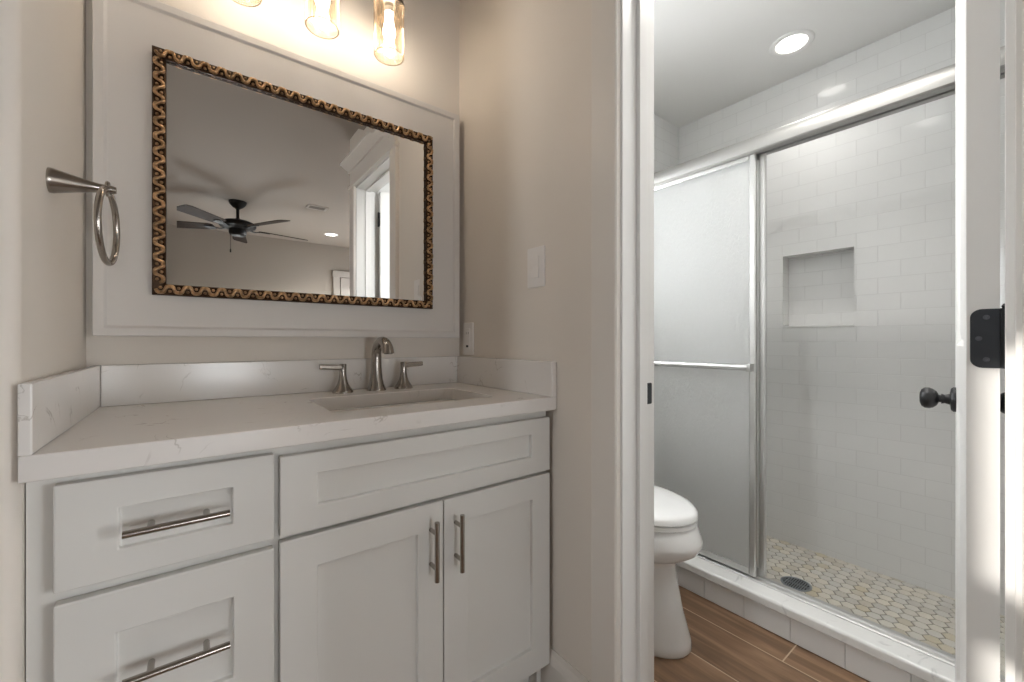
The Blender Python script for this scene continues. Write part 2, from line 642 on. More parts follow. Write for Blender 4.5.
# bedroom shell
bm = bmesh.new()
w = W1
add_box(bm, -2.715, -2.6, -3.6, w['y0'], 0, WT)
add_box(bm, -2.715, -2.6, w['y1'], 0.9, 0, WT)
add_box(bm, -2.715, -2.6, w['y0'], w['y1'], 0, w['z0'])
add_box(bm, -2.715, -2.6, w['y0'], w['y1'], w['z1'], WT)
struct('wall_bedroom_left', bm, M['bedwall'], 'beige bedroom wall, dimness put into its paint, with the added sash window', 'wall')
w = W4
struct('wall_bedroom_far', holed(bmesh.new(), -2.715, 2.7, -3.615, -3.5), M['bedwall'], 'beige far bedroom wall, dimness put into its paint, seen in the mirror', 'wall')
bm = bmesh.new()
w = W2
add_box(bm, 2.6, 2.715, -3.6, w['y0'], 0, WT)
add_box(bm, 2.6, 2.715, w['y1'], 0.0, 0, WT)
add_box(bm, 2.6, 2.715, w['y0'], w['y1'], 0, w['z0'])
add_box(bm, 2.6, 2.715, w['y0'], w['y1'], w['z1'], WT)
struct('wall_bedroom_right', bm, M['bedwall'], 'beige right-hand bedroom wall, dimness put into its paint, with an added patio window', 'wall')


def sash_window(name, rects, plane, along, label):
    """frame pieces given as (a0,a1,z0,z1) rectangles; along 'x' or 'y'"""
    p0, p1 = plane
    bm = bmesh.new()
    for a0, a1, z0, z1 in rects['frame']:
        if along == 'y':
            add_box(bm, p0, p1, a0, a1, z0, z1)
        else:
            add_box(bm, a0, a1, p0, p1, z0, z1)
    o = struct(name, bm, M['trim'], label, 'window')
    a0, a1, z0, z1 = rects['pane']
    pm = (p0 + p1) / 2
    bm = box(pm - 0.002, pm + 0.002, a0, a1, z0, z1) if along == 'y' else box(a0, a1, pm - 0.002, pm + 0.002, z0, z1)
    obj('pane', bm, M['pane'], o)


w = W1
sash_window('added_window_1', dict(frame=[(w['y0'], w['y0'] + 0.05, w['z0'], w['z1']), (w['y1'] - 0.004, w['y1'], w['z0'], w['z1']),
                                    (w['y0'], w['y1'], w['z0'], w['z0'] + 0.05), (w['y0'], w['y1'], w['z1'] - 0.01, w['z1']),
                                    (w['y0'], w['y1'], 1.67, 1.76)],
                             pane=(w['y0'], w['y1'], w['z0'], w['z1'])), (-2.68, -2.64), 'y', 'unseen white sash window added in the left bedroom wall for the sun strip')
w = W2
ym = (w['y0'] + w['y1']) / 2
sash_window('added_window_2', dict(frame=[(w['y0'], w['y0'] + 0.05, w['z0'], w['z1']), (w['y1'] - 0.05, w['y1'], w['z0'], w['z1']),
                                    (w['y0'], w['y1'], w['z0'], w['z0'] + 0.05), (w['y0'], w['y1'], w['z1'] - 0.05, w['z1']),
                                    (ym - 0.03, ym + 0.03, w['z0'], w['z1'])],
                             pane=(w['y0'], w['y1'], w['z0'], w['z1'])), (2.64, 2.68), 'y', 'unseen tall white patio window added in the right bedroom wall as key light')
w = W4
xm = (w['x0'] + w['x1']) / 2
sash_window('added_window_4', dict(frame=[(w['x0'], w['x0'] + 0.05, w['z0'], w['z1']), (w['x1'] - 0.05, w['x1'], w['z0'], w['z1']),
                                    (w['x0'], w['x1'], w['z0'], w['z0'] + 0.05), (w['x0'], w['x1'], w['z1'] - 0.05, w['z1']),
                                    (xm - 0.02, xm + 0.02, w['z0'], w['z1'])],
                             pane=(w['x0'], w['x1'], w['z0'], w['z1'])), (-3.59, -3.55), 'x', 'unseen low white window added in the far bedroom wall as fill light')
w = W3
sash_window('added_window_3', dict(frame=[(w['x0'], w['x0'] + 0.03, w['z0'], w['z1']), (w['x1'] - 0.03, w['x1'], w['z0'], w['z1']),
                                    (w['x0'], w['x1'], w['z0'], w['z0'] + 0.03), (w['x0'], w['x1'], w['z1'] - 0.03, w['z1'])],
                             pane=(w['x0'], w['x1'], w['z0'], w['z1'])), (1.51, 1.545), 'x', 'unseen white window added over the toilet to light the bathroom')

# ------------------------------------------------------------------ door trim
# bedroom-side casing: legs, frieze board, bead and crown (trim_1)
bm = bmesh.new()
CX0, CX1 = XR - 0.02, XR
CW = 0.081


def casing_leg(bm, ya, yb, x0, x1, z1, inner_hi):
    """leg with eased edges"""
    add_prism(bm, [(x1, ya), (x0 + 0.004, ya), (x0, ya + 0.004), (x0, yb - 0.004), (x0 + 0.004, yb), (x1, yb)], 'z', 0, z1)


LEGTOP = OZ + 0.012
casing_leg(bm, OY1 + 0.006, OY1 + 0.006 + CW, CX0, CX1, LEGTOP, True)
casing_leg(bm, OY0 - 0.006 - CW, OY0 - 0.006, CX0, CX1, LEGTOP, True)
ya, yb = OY0 - 0.006 - CW, OY1 + 0.006 + CW
add_box(bm, CX0 - 0.006, CX1, ya - 0.008, yb + 0.008, LEGTOP, LEGTOP + 0.016)         # bead
add_box(bm, CX0 + 0.003, CX1, ya, yb, LEGTOP + 0.016, LEGTOP + 0.115)                  # frieze
# crown built from a moulding profile, returned at both ends
prof = [(0, 0), (0.010, 0.0), (0.012, 0.012), (0.020, 0.022), (0.036, 0.040), (0.044, 0.052), (0.050, 0.054), (0.050, 0.068), (0, 0.068)]
zc = LEGTOP + 0.108
rings = []
for s, yy in ((-1, ya), (1, yb)):
    rings.append([(CX0 + 0.003 - q, yy + s * q, zc + h) for q, h in prof])
add_loft(bm, rings)
for s, yy in ((-1, ya), (1, yb)):
    add_loft(bm, [[(CX0 + 0.003 - q, yy + s * q, zc + h) for q, h in prof], [(CX1, yy + s * q, zc + h) for q, h in prof]])
struct('trim_1', bm, M['casing'], 'white door casing with crown head around the bathroom doorway', 'door trim')

# jamb with stop (trim_2), strike plate on it
bm = bmesh.new()
JX0, JX1 = XR - 0.002, XR + PW + 0.003
add_box(bm, JX0, JX1, OY1, OY1 + 0.016, 0, OZ + 0.016)
add_box(bm, JX0, JX1, OY0 - 0.016, OY0, 0, OZ + 0.016)
add_box(bm, JX0, JX1, OY0, OY1, OZ, OZ + 0.016)
SX0, SX1 = XR + 0.054, XR + 0.086
add_box(bm, SX0, SX1, OY1 - 0.011, OY1, 0, OZ - 0.011)
add_box(bm, SX0, SX1, OY0, OY0 + 0.011, 0, OZ - 0.011)
add_box(bm, SX0, SX1, OY0, OY1, OZ - 0.011, OZ)
jamb = struct('trim_2', bm, M['trim'], 'white door jamb and stop lining the bathroom doorway', 'door jamb', bevel=0.0012)
bm = add_prism(bmesh.new(), rrect(0.929, JX1, 0.885, 0.940, 0.004, 3), 'y', OY1 - 0.0022, OY1 + 0.001)
sp = obj('strike_plate', bm, M['blackmetal'], jamb)
bm = bmesh.new()
for zz in (0.899, 0.912, 0.925):
    add_lathe(bm, [(0.003, 0), (0.003, 0.001)], (0.937, OY1 - 0.0022, zz), '-y', 12)
obj('screw', bm, M['screw'], sp)

# bathroom-side casing (trim_3)
bm = bmesh.new()
BX0 = XR + PW + 0.003
casing_leg(bm, OY1 + 0.006, OY1 + 0.006 + CW, BX0 + 0.018, BX0, OZ + 0.006, True)
add_box(bm, BX0, BX0 + 0.018, OY0 - 0.02, OY1 + 0.006 + CW, OZ + 0.006, OZ + 0.006 + CW)
struct('trim_3', bm, M['trim'], 'white casing on the bathroom side of the doorway', 'door trim')

# baseboards
bprof = [(0, 0), (0.014, 0), (0.014, 0.105), (0.011, 0.118), (0.006, 0.128), (0.004, 0.142), (0, 0.142)]
struct('baseboard_right', add_prism(bmesh.new(), [(XR - q, h) for q, h in bprof], 'y', OY1 + 0.006 + CW, 0.99), M['casing'],
       'white baseboard at the foot of the partition, right of the vanity', 'baseboard')
struct('baseboard_toilet', add_prism(bmesh.new(), [(D - 0.004 - q, h) for q, h in bprof], 'x', XR + PW + 0.003, 1.62), M['trim'],
       'white baseboard on the wall behind the toilet', 'baseboard')
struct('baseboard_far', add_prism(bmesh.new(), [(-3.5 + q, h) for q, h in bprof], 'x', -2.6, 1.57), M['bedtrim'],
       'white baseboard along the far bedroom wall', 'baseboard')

# ------------------------------------------------------------------ bathroom door (door_1), swung open into the bathroom
HX, HY = XR + PW + 0.012, OY0 + 0.004     # hinge pin
LW, LT, LZ0, LZ1 = 0.610, 0.035, 0.012, 2.04
TILT = math.radians(6.7)                  # past the jamb line


def door_leaf(u_len, t, z0, z1, stile, rails):
    """panel door in local u (length), v (thickness), z; recessed panels on both sides with a moulded slope"""
    bm = bmesh.new()
    us = [0, stile, u_len - stile, u_len]
    zs = [z0] + [q for rr in rails for q in rr] + [z1]
    for v, s in ((0, -1), (t, 1)):
        for j in range(len(zs) - 1):
            za, zb = zs[j], zs[j + 1]
            panel = j % 2 == 1
            for i in range(3):
                ua, ub = us[i], us[i + 1]
                if panel and i == 1:
                    q = [(ua, za), (ub, za), (ub, zb), (ua, zb)]
                    m1, m2, d1 = 0.012, 0.03, 0.008
                    lo = [(ua + m1, za + m1), (ub - m1, za + m1), (ub - m1, zb - m1), (ua + m1, zb - m1)]
                    l2 = [(ua + m2, za + m2), (ub - m2, za + m2), (ub - m2, zb - m2), (ua + m2, zb - m2)]
                    R0 = [bm.verts.new((a, v, b)) for a, b in q]
                    R1 = [bm.verts.new((a, v - s * d1, b)) for a, b in lo]
                    R2 = [bm.verts.new((a, v - s * (d1 - 0.003), b)) for a, b in l2]
                    for k in range(4):
                        kk = (k + 1) % 4
                        bm.faces.new((R0[k], R0[kk], R1[kk], R1[k]))
                        bm.faces.new((R1[k], R1[kk], R2[kk], R2[k]))
                    bm.faces.new(R2)
                else:
                    bm.faces.new([bm.verts.new((a, v, b)) for a, b in ((ua, za), (ub, za), (ub, zb), (ua, zb))])
    for a in (0, u_len):
        bm.faces.new([bm.verts.new(p) for p in ((a, 0, z0), (a, t, z0), (a, t, z1), (a, 0, z1))])
    for b in (z0, z1):
        bm.faces.new([bm.verts.new(p) for p in ((0, 0, b), (u_len, 0, b), (u_len, t, b), (0, t, b))])
    bmesh.ops.remove_doubles(bm, verts=bm.verts[:], dist=1e-5)
    return bm


LEAF0 = Vector((0.982, 0.0487, 0))        # near lower corner of the leaf edge (v=0 side)
LM = Matrix.Translation(LEAF0) @ Matrix.Rotation(TILT, 4, 'Z')


def leaf_obj(name, bm, mat, parent, **k):
    bmesh.ops.transform(bm, matrix=LM, verts=bm.verts[:])
    return obj(name, bm, mat, parent, **k)


bm = door_leaf(LW, LT, LZ0, LZ1, 0.105, [(0.22, 0.90), (1.04, 1.92)])
bmesh.ops.transform(bm, matrix=LM, verts=bm.verts[:])
leaf = obj('door_1', bm, M['trim'], None, base=LEAF0, bevel=0.0015)
leaf['kind'] = 'structure'
tag(leaf, 'white panelled bathroom door standing open, seen edge-on at the right', 'door')
for zc_ in (0.28, 1.054, 1.86):
    # rounded hinge leaf let into the door edge, cut square at the pin side
    pl = []
    z0, z1 = zc_ - 0.046, zc_ + 0.046
    rr = 0.013
    pl = [(-0.0055, z0), (0.031 - rr, z0)]
    for k in range(1, 7):
        a = -PI / 2 + PI / 2 * k / 6
        pl.append((0.031 - rr + rr * math.cos(a), z0 + rr + rr * math.sin(a)))
    for k in range(0, 7):
        a = PI / 2 * k / 6
        pl.append((0.031 - rr + rr * math.cos(a), z1 - rr + rr * math.sin(a)))
    pl += [(-0.0055, z1)]
    h = leaf_obj('hinge', add_prism(bmesh.new(), pl, 'x', -0.0016, 0.001), M['blackmetal'], leaf)
    bm = bmesh.new()
    for vv, zz in ((0.014, 0.033), (0.022, 0.0), (0.014, -0.033)):
        add_lathe(bm, [(0.0038, 0), (0.0034, 0.0006), (0.0016, 0.0006), (0.0012, 0.0001)], (-0.0016, vv, zc_ + zz), '-x', 16)
    leaf_obj('screw', bm, M['screw'], h, smooth=True)
    bm = bmesh.new()
    add_lathe(bm, [(0.0055, -0.046), (0.0055, 0.046)], (-0.004, -0.005, zc_), 'z', 16)
    add_lathe(bm, [(0.003, 0.046), (0.0045, 0.049), (0.002, 0.053)], (-0.004, -0.005, zc_), 'z', 16)
    leaf_obj('hinge_knuckle', bm, M['blackmetal'], h, smooth=True)
KU, KZ = 0.55, 0.902
for s, v in ((1, LT), (-1, 0)):
    ax = 'y' if s > 0 else '-y'
    kb = leaf_obj('knob_rose', add_lathe(bmesh.new(), [(0.031, 0), (0.031, 0.005), (0.027, 0.009), (0.014, 0.011), (0.011, 0.02), (0.013, 0.026)], (KU, v, KZ), ax, 32), M['black'], leaf, smooth=True)
    leaf_obj('knob', add_lathe(bmesh.new(), [(0.009, 0.024), (0.0095, 0.03), (0.018, 0.034), (0.0245, 0.041), (0.027, 0.048), (0.0265, 0.056), (0.022, 0.062), (0.012, 0.0655), (0.0, 0.066)], (KU, v, KZ), ax, 32), M['black'], kb, smooth=True)
leaf_obj('latch_plate', box(LW - 0.0005, LW + 0.001, 0.006, 0.029, KZ - 0.028, KZ + 0.028), M['blackmetal'], leaf)

# far bedroom door (door_2) with casing, seen in the mirror
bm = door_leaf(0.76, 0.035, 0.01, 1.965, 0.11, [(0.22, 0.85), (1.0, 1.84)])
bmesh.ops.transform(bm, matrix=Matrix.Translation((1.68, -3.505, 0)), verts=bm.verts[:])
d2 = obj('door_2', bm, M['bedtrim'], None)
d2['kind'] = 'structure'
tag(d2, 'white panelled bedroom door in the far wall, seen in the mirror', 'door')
bm = bmesh.new()
add_lathe(bm, [(0.03, 0), (0.03, 0.008), (0.012, 0.012), (0.012, 0.03), (0.026, 0.042), (0.026, 0.055), (0.0, 0.064)], (1.75, -3.47, 0.95), 'y', 20)
obj('knob', bm, M['black'], d2, smooth=True)
bm = bmesh.new()
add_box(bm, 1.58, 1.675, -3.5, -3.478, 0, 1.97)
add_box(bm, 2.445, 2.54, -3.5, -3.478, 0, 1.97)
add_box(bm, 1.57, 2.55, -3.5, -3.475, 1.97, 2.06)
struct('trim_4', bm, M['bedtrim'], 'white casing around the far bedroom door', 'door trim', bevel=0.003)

# ------------------------------------------------------------------ shower pan, curb
struct('shower_pan', box(1.70, XB, YE, D, 0.0, 0.014), M['grout'], 'dark grout bed under the shower mosaic', 'shower floor')
bm = bmesh.new()
HL_, HW_, G = 0.0525, 0.0440, 0.0020       # tip-to-tip pitch, flat-to-flat pitch, half joint
tip = HL_ * 0.26
zt = 0.017
row = 0
y = -0.02
while y < D + HL_:
    x = 1.70 + (HW_ / 2 if row % 2 else 0)
    while x < XB + HW_:
        hl, hw = HL_ / 2 - G * 1.15, HW_ / 2 - G
        pts = [(0, hl), (hw, hl - tip), (hw, -hl + tip), (0, -hl), (-hw, -hl + tip), (-hw, hl - tip)]
        if x < XB + HW_ / 2 - 0.006 and 0.0 < y < D:
            cl = lambda a, b, z, f: bm.verts.new((min(max(x + a * f, 1.748), XB - 0.001), min(max(y + b * f, 0.012), D - 0.012), z))
            top = [cl(a, b, zt, 1.0) for a, b in pts]
            bot = [cl(a, b, 0.0135, 1.03) for a, b in pts]
            bm.faces.new(top)
            for k in range(6):
                bm.faces.new((top[k], bot[k], bot[(k + 1) % 6], top[(k + 1) % 6]))
        x += HW_
    row += 1
    y += HL_ - tip
mo = obj('shower_floor', bm, M['mosaic'], None)
mo['kind'] = 'structure'
tag(mo, 'shower floor of pale elongated hexagon stone mosaic', 'shower floor')

bm = box(1.655, 1.738, YE + 0.0, D - 0.011, 0.0, 0.086)
curb = struct('shower_curb', bm, M['marble'], 'low white tiled curb topped with marble along the shower front', 'shower curb')


def curb_tiles():
    bm = bmesh.new()
    # vertical joints observed along the riser
    ys = [-0.05 + 0.1535 * q - 0.0005 for q in range(11)]
    off = -0.0075
    for a, b in zip(ys[:-1], ys[1:]):
        a = max(a + off, 0.001)
        b = min(b + off, D - 0.012)
        if b - a > 0.01:
            add_box(bm, 1.648, 1.655, a + 0.0006, b - 0.0006, 0.003, 0.085)
    return bm


obj('riser_tile', curb_tiles(), pmat('riser_tile', (0.78, 0.78, 0.77), 0.12), curb, bevel=0.0012)
bm = bmesh.new()
rp = [(1.746, 0.086), (1.746, 0.121), (1.652, 0.121)]
for k in range(1, 7):
    a = PI / 2 + PI / 2 * k / 6
    rp.append((1.652 + 0.010 * math.cos(a), 0.111 + 0.010 * math.sin(a)))
rp += [(1.642, 0.090), (1.646, 0.086)]
add_prism(bm, rp, 'y', YE + 0.0, D - 0.011)
obj('curb_cap', bm, M['marble'], curb, smooth=True)

# drain
t = thing('shower_drain', 'round dark metal slotted drain in the shower mosaic floor', 'drain', (2.031, 0.663, 0.017))
bm = bmesh.new()
add_lathe(bm, [(0.056, 0.0), (0.056, 0.002), (0.054, 0.003), (0.047, 0.003), (0.046, 0.0015)], (2.031, 0.663, 0.0172), 'z', 40, True, False)
obj('drain_rim', bm, M['drain'], t, smooth=True)
bm = bmesh.new()
for i in range(-5, 6):
    yy = i * 0.0085
    hl = math.sqrt(max(0.0445 ** 2 - yy * yy, 0))
    add_box(bm, 2.031 - hl, 2.031 + hl, 0.663 + yy - 0.0024, 0.663 + yy + 0.0024, 0.0175, 0.0195)
add_box(bm, 2.031 - 0.003, 2.031 + 0.003, 0.663 - 0.0445, 0.663 + 0.0445, 0.0175, 0.0195)
obj('drain_grate', bm, M['drain'], t)
obj('drain_well', add_lathe(bmesh.new(), [(0.046, 0), (0.046, 0.0003)], (2.031, 0.663, 0.0171), 'z', 40), M['dark'], t)

# ------------------------------------------------------------------ sliding shower door
sd = thing('shower_door', 'framed sliding shower door with obscure glass on the marble curb', 'shower door', (1.742, 0.72, 0.118))
hp = []
for k in range(0, 11):                                       # rounded front of header
    a = PI / 2 + PI * k / 10 * 0.5
    hp.append((1.742 + 0.040 * math.cos(a), 1.793 + 0.055 * math.sin(a)))
hp = [(1.775, 1.848)] + hp + [(1.702, 1.782), (1.708, 1.776), (1.735, 1.776), (1.735, 1.79), (1.750, 1.79), (1.750, 1.776), (1.775, 1.776)]
obj('header_rail', add_prism(bmesh.new(), hp, 'y', 0.0115, D - 0.0115), M['header'], sd, smooth=True, angle=30)
tp = [(1.718, 0.1212), (1.718, 0.1245), (1.724, 0.127), (1.742, 0.127), (1.745, 0.132), (1.748, 0.132), (1.749, 0.127), (1.772, 0.127), (1.775, 0.121), (1.746, 0.1212)]
obj('bottom_track', add_prism(bmesh.new(), tp, 'y', 0.0115, D - 0.0115), M['alu'], sd)
bm = bmesh.new()
add_box(bm, 1.722, 1.779, D - 0.030, D - 0.0115, 0.13, 1.776)
obj('wall_jamb', bm, M['chrome'], sd, bevel=0.002)


def shower_panel(ya, yb, x0, x1, front):
    zb, zt_ = 0.134, 1.79
    p = obj('sliding_panel', box((x0 + x1) / 2 - 0.003, (x0 + x1) / 2 + 0.003, ya + 0.012, yb - 0.012, zb + 0.015, zt_ - 0.015), M['obscure'], sd)
    bm = bmesh.new()
    for a, b in ((ya, ya + 0.024), (yb - 0.024, yb)):
        add_prism(bm, [(x0, a + 0.004), (x0 + 0.004, a), (x1 - 0.002, a), (x1, a + 0.002), (x1, b - 0.002), (x1 - 0.002, b), (x0 + 0.004, b), (x0, b - 0.004)], 'z', zb, zt_)
    obj('stile', bm, M['chrome'], p, smooth=True, angle=25)
    bm = bmesh.new()
    for a, b in ((zb, zb + 0.026), (zt_ - 0.03, zt_)):
        add_prism(bm, [(x0 + 0.001, a), (x1 - 0.001, a), (x1 - 0.001, b), (x0 + 0.001, b)], 'y', ya + 0.024, yb - 0.024)
    obj('rail', bm, M['chrome'], p, bevel=0.002)
    return p


p1 = shower_panel(0.700, 1.402, 1.724, 1.742, True)
p2 = shower_panel(0.676, 1.378, 1.752, 1.768, False)
bm = bmesh.new()
add_tube(bm, [(1.698, 0.715, 0.947), (1.698, 1.38, 0.947)], 0.013, 16)
for yy in (0.712, 1.385):
    add_prism(bm, rrect(1.688, 1.726, 0.932, 0.962, 0.004, 3), 'y', yy - 0.007, yy + 0.007)
obj('towel_bar', bm, M['chrome'], p1, smooth=True)

# ------------------------------------------------------------------ toilet
TX = 1.305
to = thing('toilet', 'white elongated toilet beside the shower curb, seen past the door jamb', 'toilet', (TX, 1.0, 0))


def egg(z, yf, yb_, hw, n=48, pw=2.3):
    """plan outline: rounded front towards -y, squarer back; widest at 45% depth"""
    yc = yf + (yb_ - yf) * 0.48
    pts = []
    for k in range(n):
        a = 2 * PI * k / n
        c, s = math.cos(a), math.sin(a)
        e = 2.0 if s < 0 else pw
        cx = math.copysign(abs(c) ** (2 / e), c)
        cy = math.copysign(abs(s) ** (2 / e), s)
        pts.append((TX + hw * cx, yc + (yc - yf if s < 0 else yb_ - yc) * cy, z))
    return pts


secs = [(0.0, 0.742, 1.36, 0.142), (0.010, 0.735, 1.36, 0.147), (0.035, 0.738, 1.36, 0.144), (0.12, 0.765, 1.36, 0.132), (0.22, 0.786, 1.36, 0.122),
        (0.275, 0.793, 1.34, 0.121), (0.292, 0.788, 1.33, 0.130), (0.312, 0.752, 1.33, 0.155), (0.338, 0.716, 1.31, 0.173), (0.362, 0.703, 1.30, 0.179),
        (0.376, 0.703, 1.29, 0.179), (0.415, 0.720, 1.27, 0.170), (0.425, 0.728, 1.26, 0.165)]
bm = bmesh.new()
add_loft(bm, [egg(*s_) for s_ in secs])
obj('bowl', bm, M['porcelain'], to, smooth=True, angle=50)
bm = bmesh.new()
add_loft(bm, [egg(0.427, 0.726, 1.20, 0.167), egg(0.430, 0.722, 1.20, 0.171), egg(0.441, 0.722, 1.20, 0.171), egg(0.444, 0.726, 1.20, 0.168)])
obj('seat', bm, M['porcelain'], to, smooth=True, angle=40)
bm = bmesh.new()
add_loft(bm, [egg(0.4460, 0.725, 1.205, 0.168), egg(0.4495, 0.720, 1.205, 0.172), egg(0.462, 0.722, 1.205, 0.171), egg(0.470, 0.731, 1.20, 0.164),
              egg(0.475, 0.752, 1.19, 0.150), egg(0.478, 0.82, 1.15, 0.10)])
obj('lid', bm, M['porcelain'], to, smooth=True, angle=40)
for s in (-1, 1):
    obj('seat_hinge', box(TX + s * 0.075 - 0.02, TX + s * 0.075 + 0.02, 1.205, 1.235, 0.426, 0.460), M['porcelain'], to, bevel=0.005)
bm = bmesh.new()
add_loft(bm, [[(a, b, z) for a, b in rrect(TX - hw, TX + hw, y0, 1.425, 0.035)] for z, hw, y0 in
              ((0.40, 0.175, 1.255), (0.42, 0.19, 1.245), (0.60, 0.205, 1.235), (0.755, 0.21, 1.23))])
obj('tank', bm, M['porcelain'], to, smooth=True, angle=40)
bm = bmesh.new()
add_loft(bm, [[(a, b, z) for a, b in rrect(TX - hw, TX + hw, y0, 1.43, 0.035)] for z, hw, y0 in
              ((0.756, 0.214, 1.226), (0.76, 0.218, 1.222), (0.782, 0.218, 1.222), (0.79, 0.208, 1.232))])
obj('tank_lid', bm, M['porcelain'], to, smooth=True, angle=40)
bm = bmesh.new()
add_tube(bm, [(TX - 0.15, 1.235, 0.70), (TX - 0.15, 1.215, 0.70)], 0.009)
add_tube(bm, [(TX - 0.15, 1.214, 0.70), (TX - 0.08, 1.212, 0.692)], [0.007, 0.005])
obj('flush_lever', bm, M['chrome'], to, smooth=True)

# ------------------------------------------------------------------ recessed lights


def can_light(name, x, y, label, lens_mat, power, colr, zc=CEIL):
    t = thing(name, label, 'ceiling light', (x, y, zc), 'recessed ceiling lights')
    bm = bmesh.new()
    add_lathe(bm, [(0.086, 0.0), (0.085, -0.004), (0.078, -0.007), (0.066, -0.006), (0.060, -0.0025), (0.059, 0.0)], (x, y, zc), 'z', 48, False, False)
    obj('trim_ring', bm, M['trim'], t, smooth=True, angle=60)
    obj('lens', add_lathe(bmesh.new(), [(0.059, -0.0028), (0.059, -0.0015)], (x, y, zc), 'z', 40), lens_mat, t)
    l = bpy.data.lights.new('can_lamp', 'AREA')
    l.shape = 'DISK'
    l.size = 0.11
    l.spread = math.radians(115)
    l.energy = power
    l.color = colr
    lo = bpy.data.objects.new('can_lamp', l)
    COL.objects.link(lo)
    lo.location = (0, 0, -0.010)
    lo.parent = t


can_light('recessed_light', 2.135, 0.715, 'lit round recessed light over the shower', M['can'], CAN_POWER, (1.0, 0.97, 0.93))
can_light('recessed_light', 1.30, 0.46, 'unseen recessed light added to brighten the bathroom between toilet and door', M['can'], CAN_POWER * 2.9, (1.0, 0.97, 0.93))  # out of view, added as extra light for bath and jamb
can_light('recessed_light', 1.395, -2.85, 'lit round recessed light in the bedroom ceiling, seen in the mirror', M['bedcan'], BED_CAN_POWER, (1.0, 0.93, 0.82), BC)

# ------------------------------------------------------------------ vanity cabinet
VX0, VX1 = -0.1955, 0.828
FY = 0.895                                  # door faces
FRY = 0.915                                 # face frame
CT, CB = 0.888, 0.850
va = thing('vanity_cabinet', 'white shaker vanity cabinet with drawers left and two doors right', 'cabinet', (0.319, 1.17, 0))
bm = bmesh.new()
# carcase: face frame with stiles and rails, sides, back, bottom
def grid_frame(bm, xs, zs, solid, y0, y1):
    vf = [[bm.verts.new((x, y0, z)) for z in zs] for x in xs]
    vb = [[bm.verts.new((x, y1, z)) for z in zs] for x in xs]
    S = lambda i, j: 0 <= i < len(xs) - 1 and 0 <= j < len(zs) - 1 and solid(i, j)
    for i in range(len(xs) - 1):
        for j in range(len(zs) - 1):
            if not S(i, j):
                continue
            for v in (vf, vb):
                bm.faces.new((v[i][j], v[i + 1][j], v[i + 1][j + 1], v[i][j + 1]))
            for di, dj, p, q in ((-1, 0, (i, j), (i, j + 1)), (1, 0, (i + 1, j), (i + 1, j + 1)), (0, -1, (i, j), (i + 1, j)), (0, 1, (i, j + 1), (i + 1, j + 1))):
                if not S(i + di, j + dj):
                    bm.faces.new((vf[p[0]][p[1]], vf[q[0]][q[1]], vb[q[0]][q[1]], vb[p[0]][p[1]]))


grid_frame(bm, [VX0, -0.150, 0.105, 0.145, 0.80, VX1], [0.10, 0.14, 0.345, 0.395, 0.645, 0.69, 0.815, CB - 0.0005],
           lambda i, j: i in (0, 2, 4) or j in (0, 4, 6) or (j == 2 and i == 1), FRY, FRY + 0.02)
for a in ((VX0, VX0 + 0.018, FRY + 0.0203, D - 0.004, 0.0, CB - 0.0005), (VX1 - 0.018, VX1, FRY + 0.0203, D - 0.004, 0.0, CB - 0.0005), (0.115, 0.133, FRY + 0.02, D - 0.02, 0.10, CB - 0.18),
          (VX0 + 0.018, VX1 - 0.018, FRY + 0.02, D - 0.02, 0.10, 0.118), (VX0 + 0.018, VX1 - 0.018, D - 0.02, D - 0.004, 0.10, CB - 0.0005)):
    add_box(bm, *a)
obj('carcase', bm, M['cab'], va)
obj('toe_kick', box(VX0 + 0.018, VX1 - 0.018, 0.972, 0.986, 0, 0.10), M['cab'], va)


def shaker(x0, x1, z0, z1, ix0, ix1, iz0, iz1, y=FY, th=0.0195, dep=0.0115):
    bm = bmesh.new()
    o = [bm.verts.new((a, y, b)) for a, b in ((x0, z0), (x1, z0), (x1, z1), (x0, z1))]
    i = [bm.verts.new((a, y, b)) for a, b in ((ix0, iz0), (ix1, iz0), (ix1, iz1), (ix0, iz1))]
    p = [bm.verts.new((a, y + dep, b)) for a, b in ((ix0, iz0), (ix1, iz0), (ix1, iz1), (ix0, iz1))]
    bk = [bm.verts.new((a, y + th, b)) for a, b in ((x0, z0), (x1, z0), (x1, z1), (x0, z1))]
    for k in range(4):
        j = (k + 1) % 4
        bm.faces.new((o[k], o[j], i[j], i[k]))
        bm.faces.new((i[k], i[j], p[j], p[k]))
        bm.faces.new((bk[k], bk[j], o[j], o[k]))
    bm.faces.new(p)
    bm.faces.new(list(reversed(bk)))
    return bm


def bar_pull(a, b, off=0.033, r=0.0058, inset=0.027):
    """bar from a to b in front of the face (y = FY - off), two posts back to the face"""
    a, b = Vector(a), Vector(b)
    d = (b - a).normalized()
    bm = bmesh.new()
    add_tube(bm, [a, b], r, 16)
    for q in (a + d * inset, b - d * inset):
        add_tube(bm, [q, (q.x, FY - 0.0005, q.z)], 0.0048, 12)
    return bm


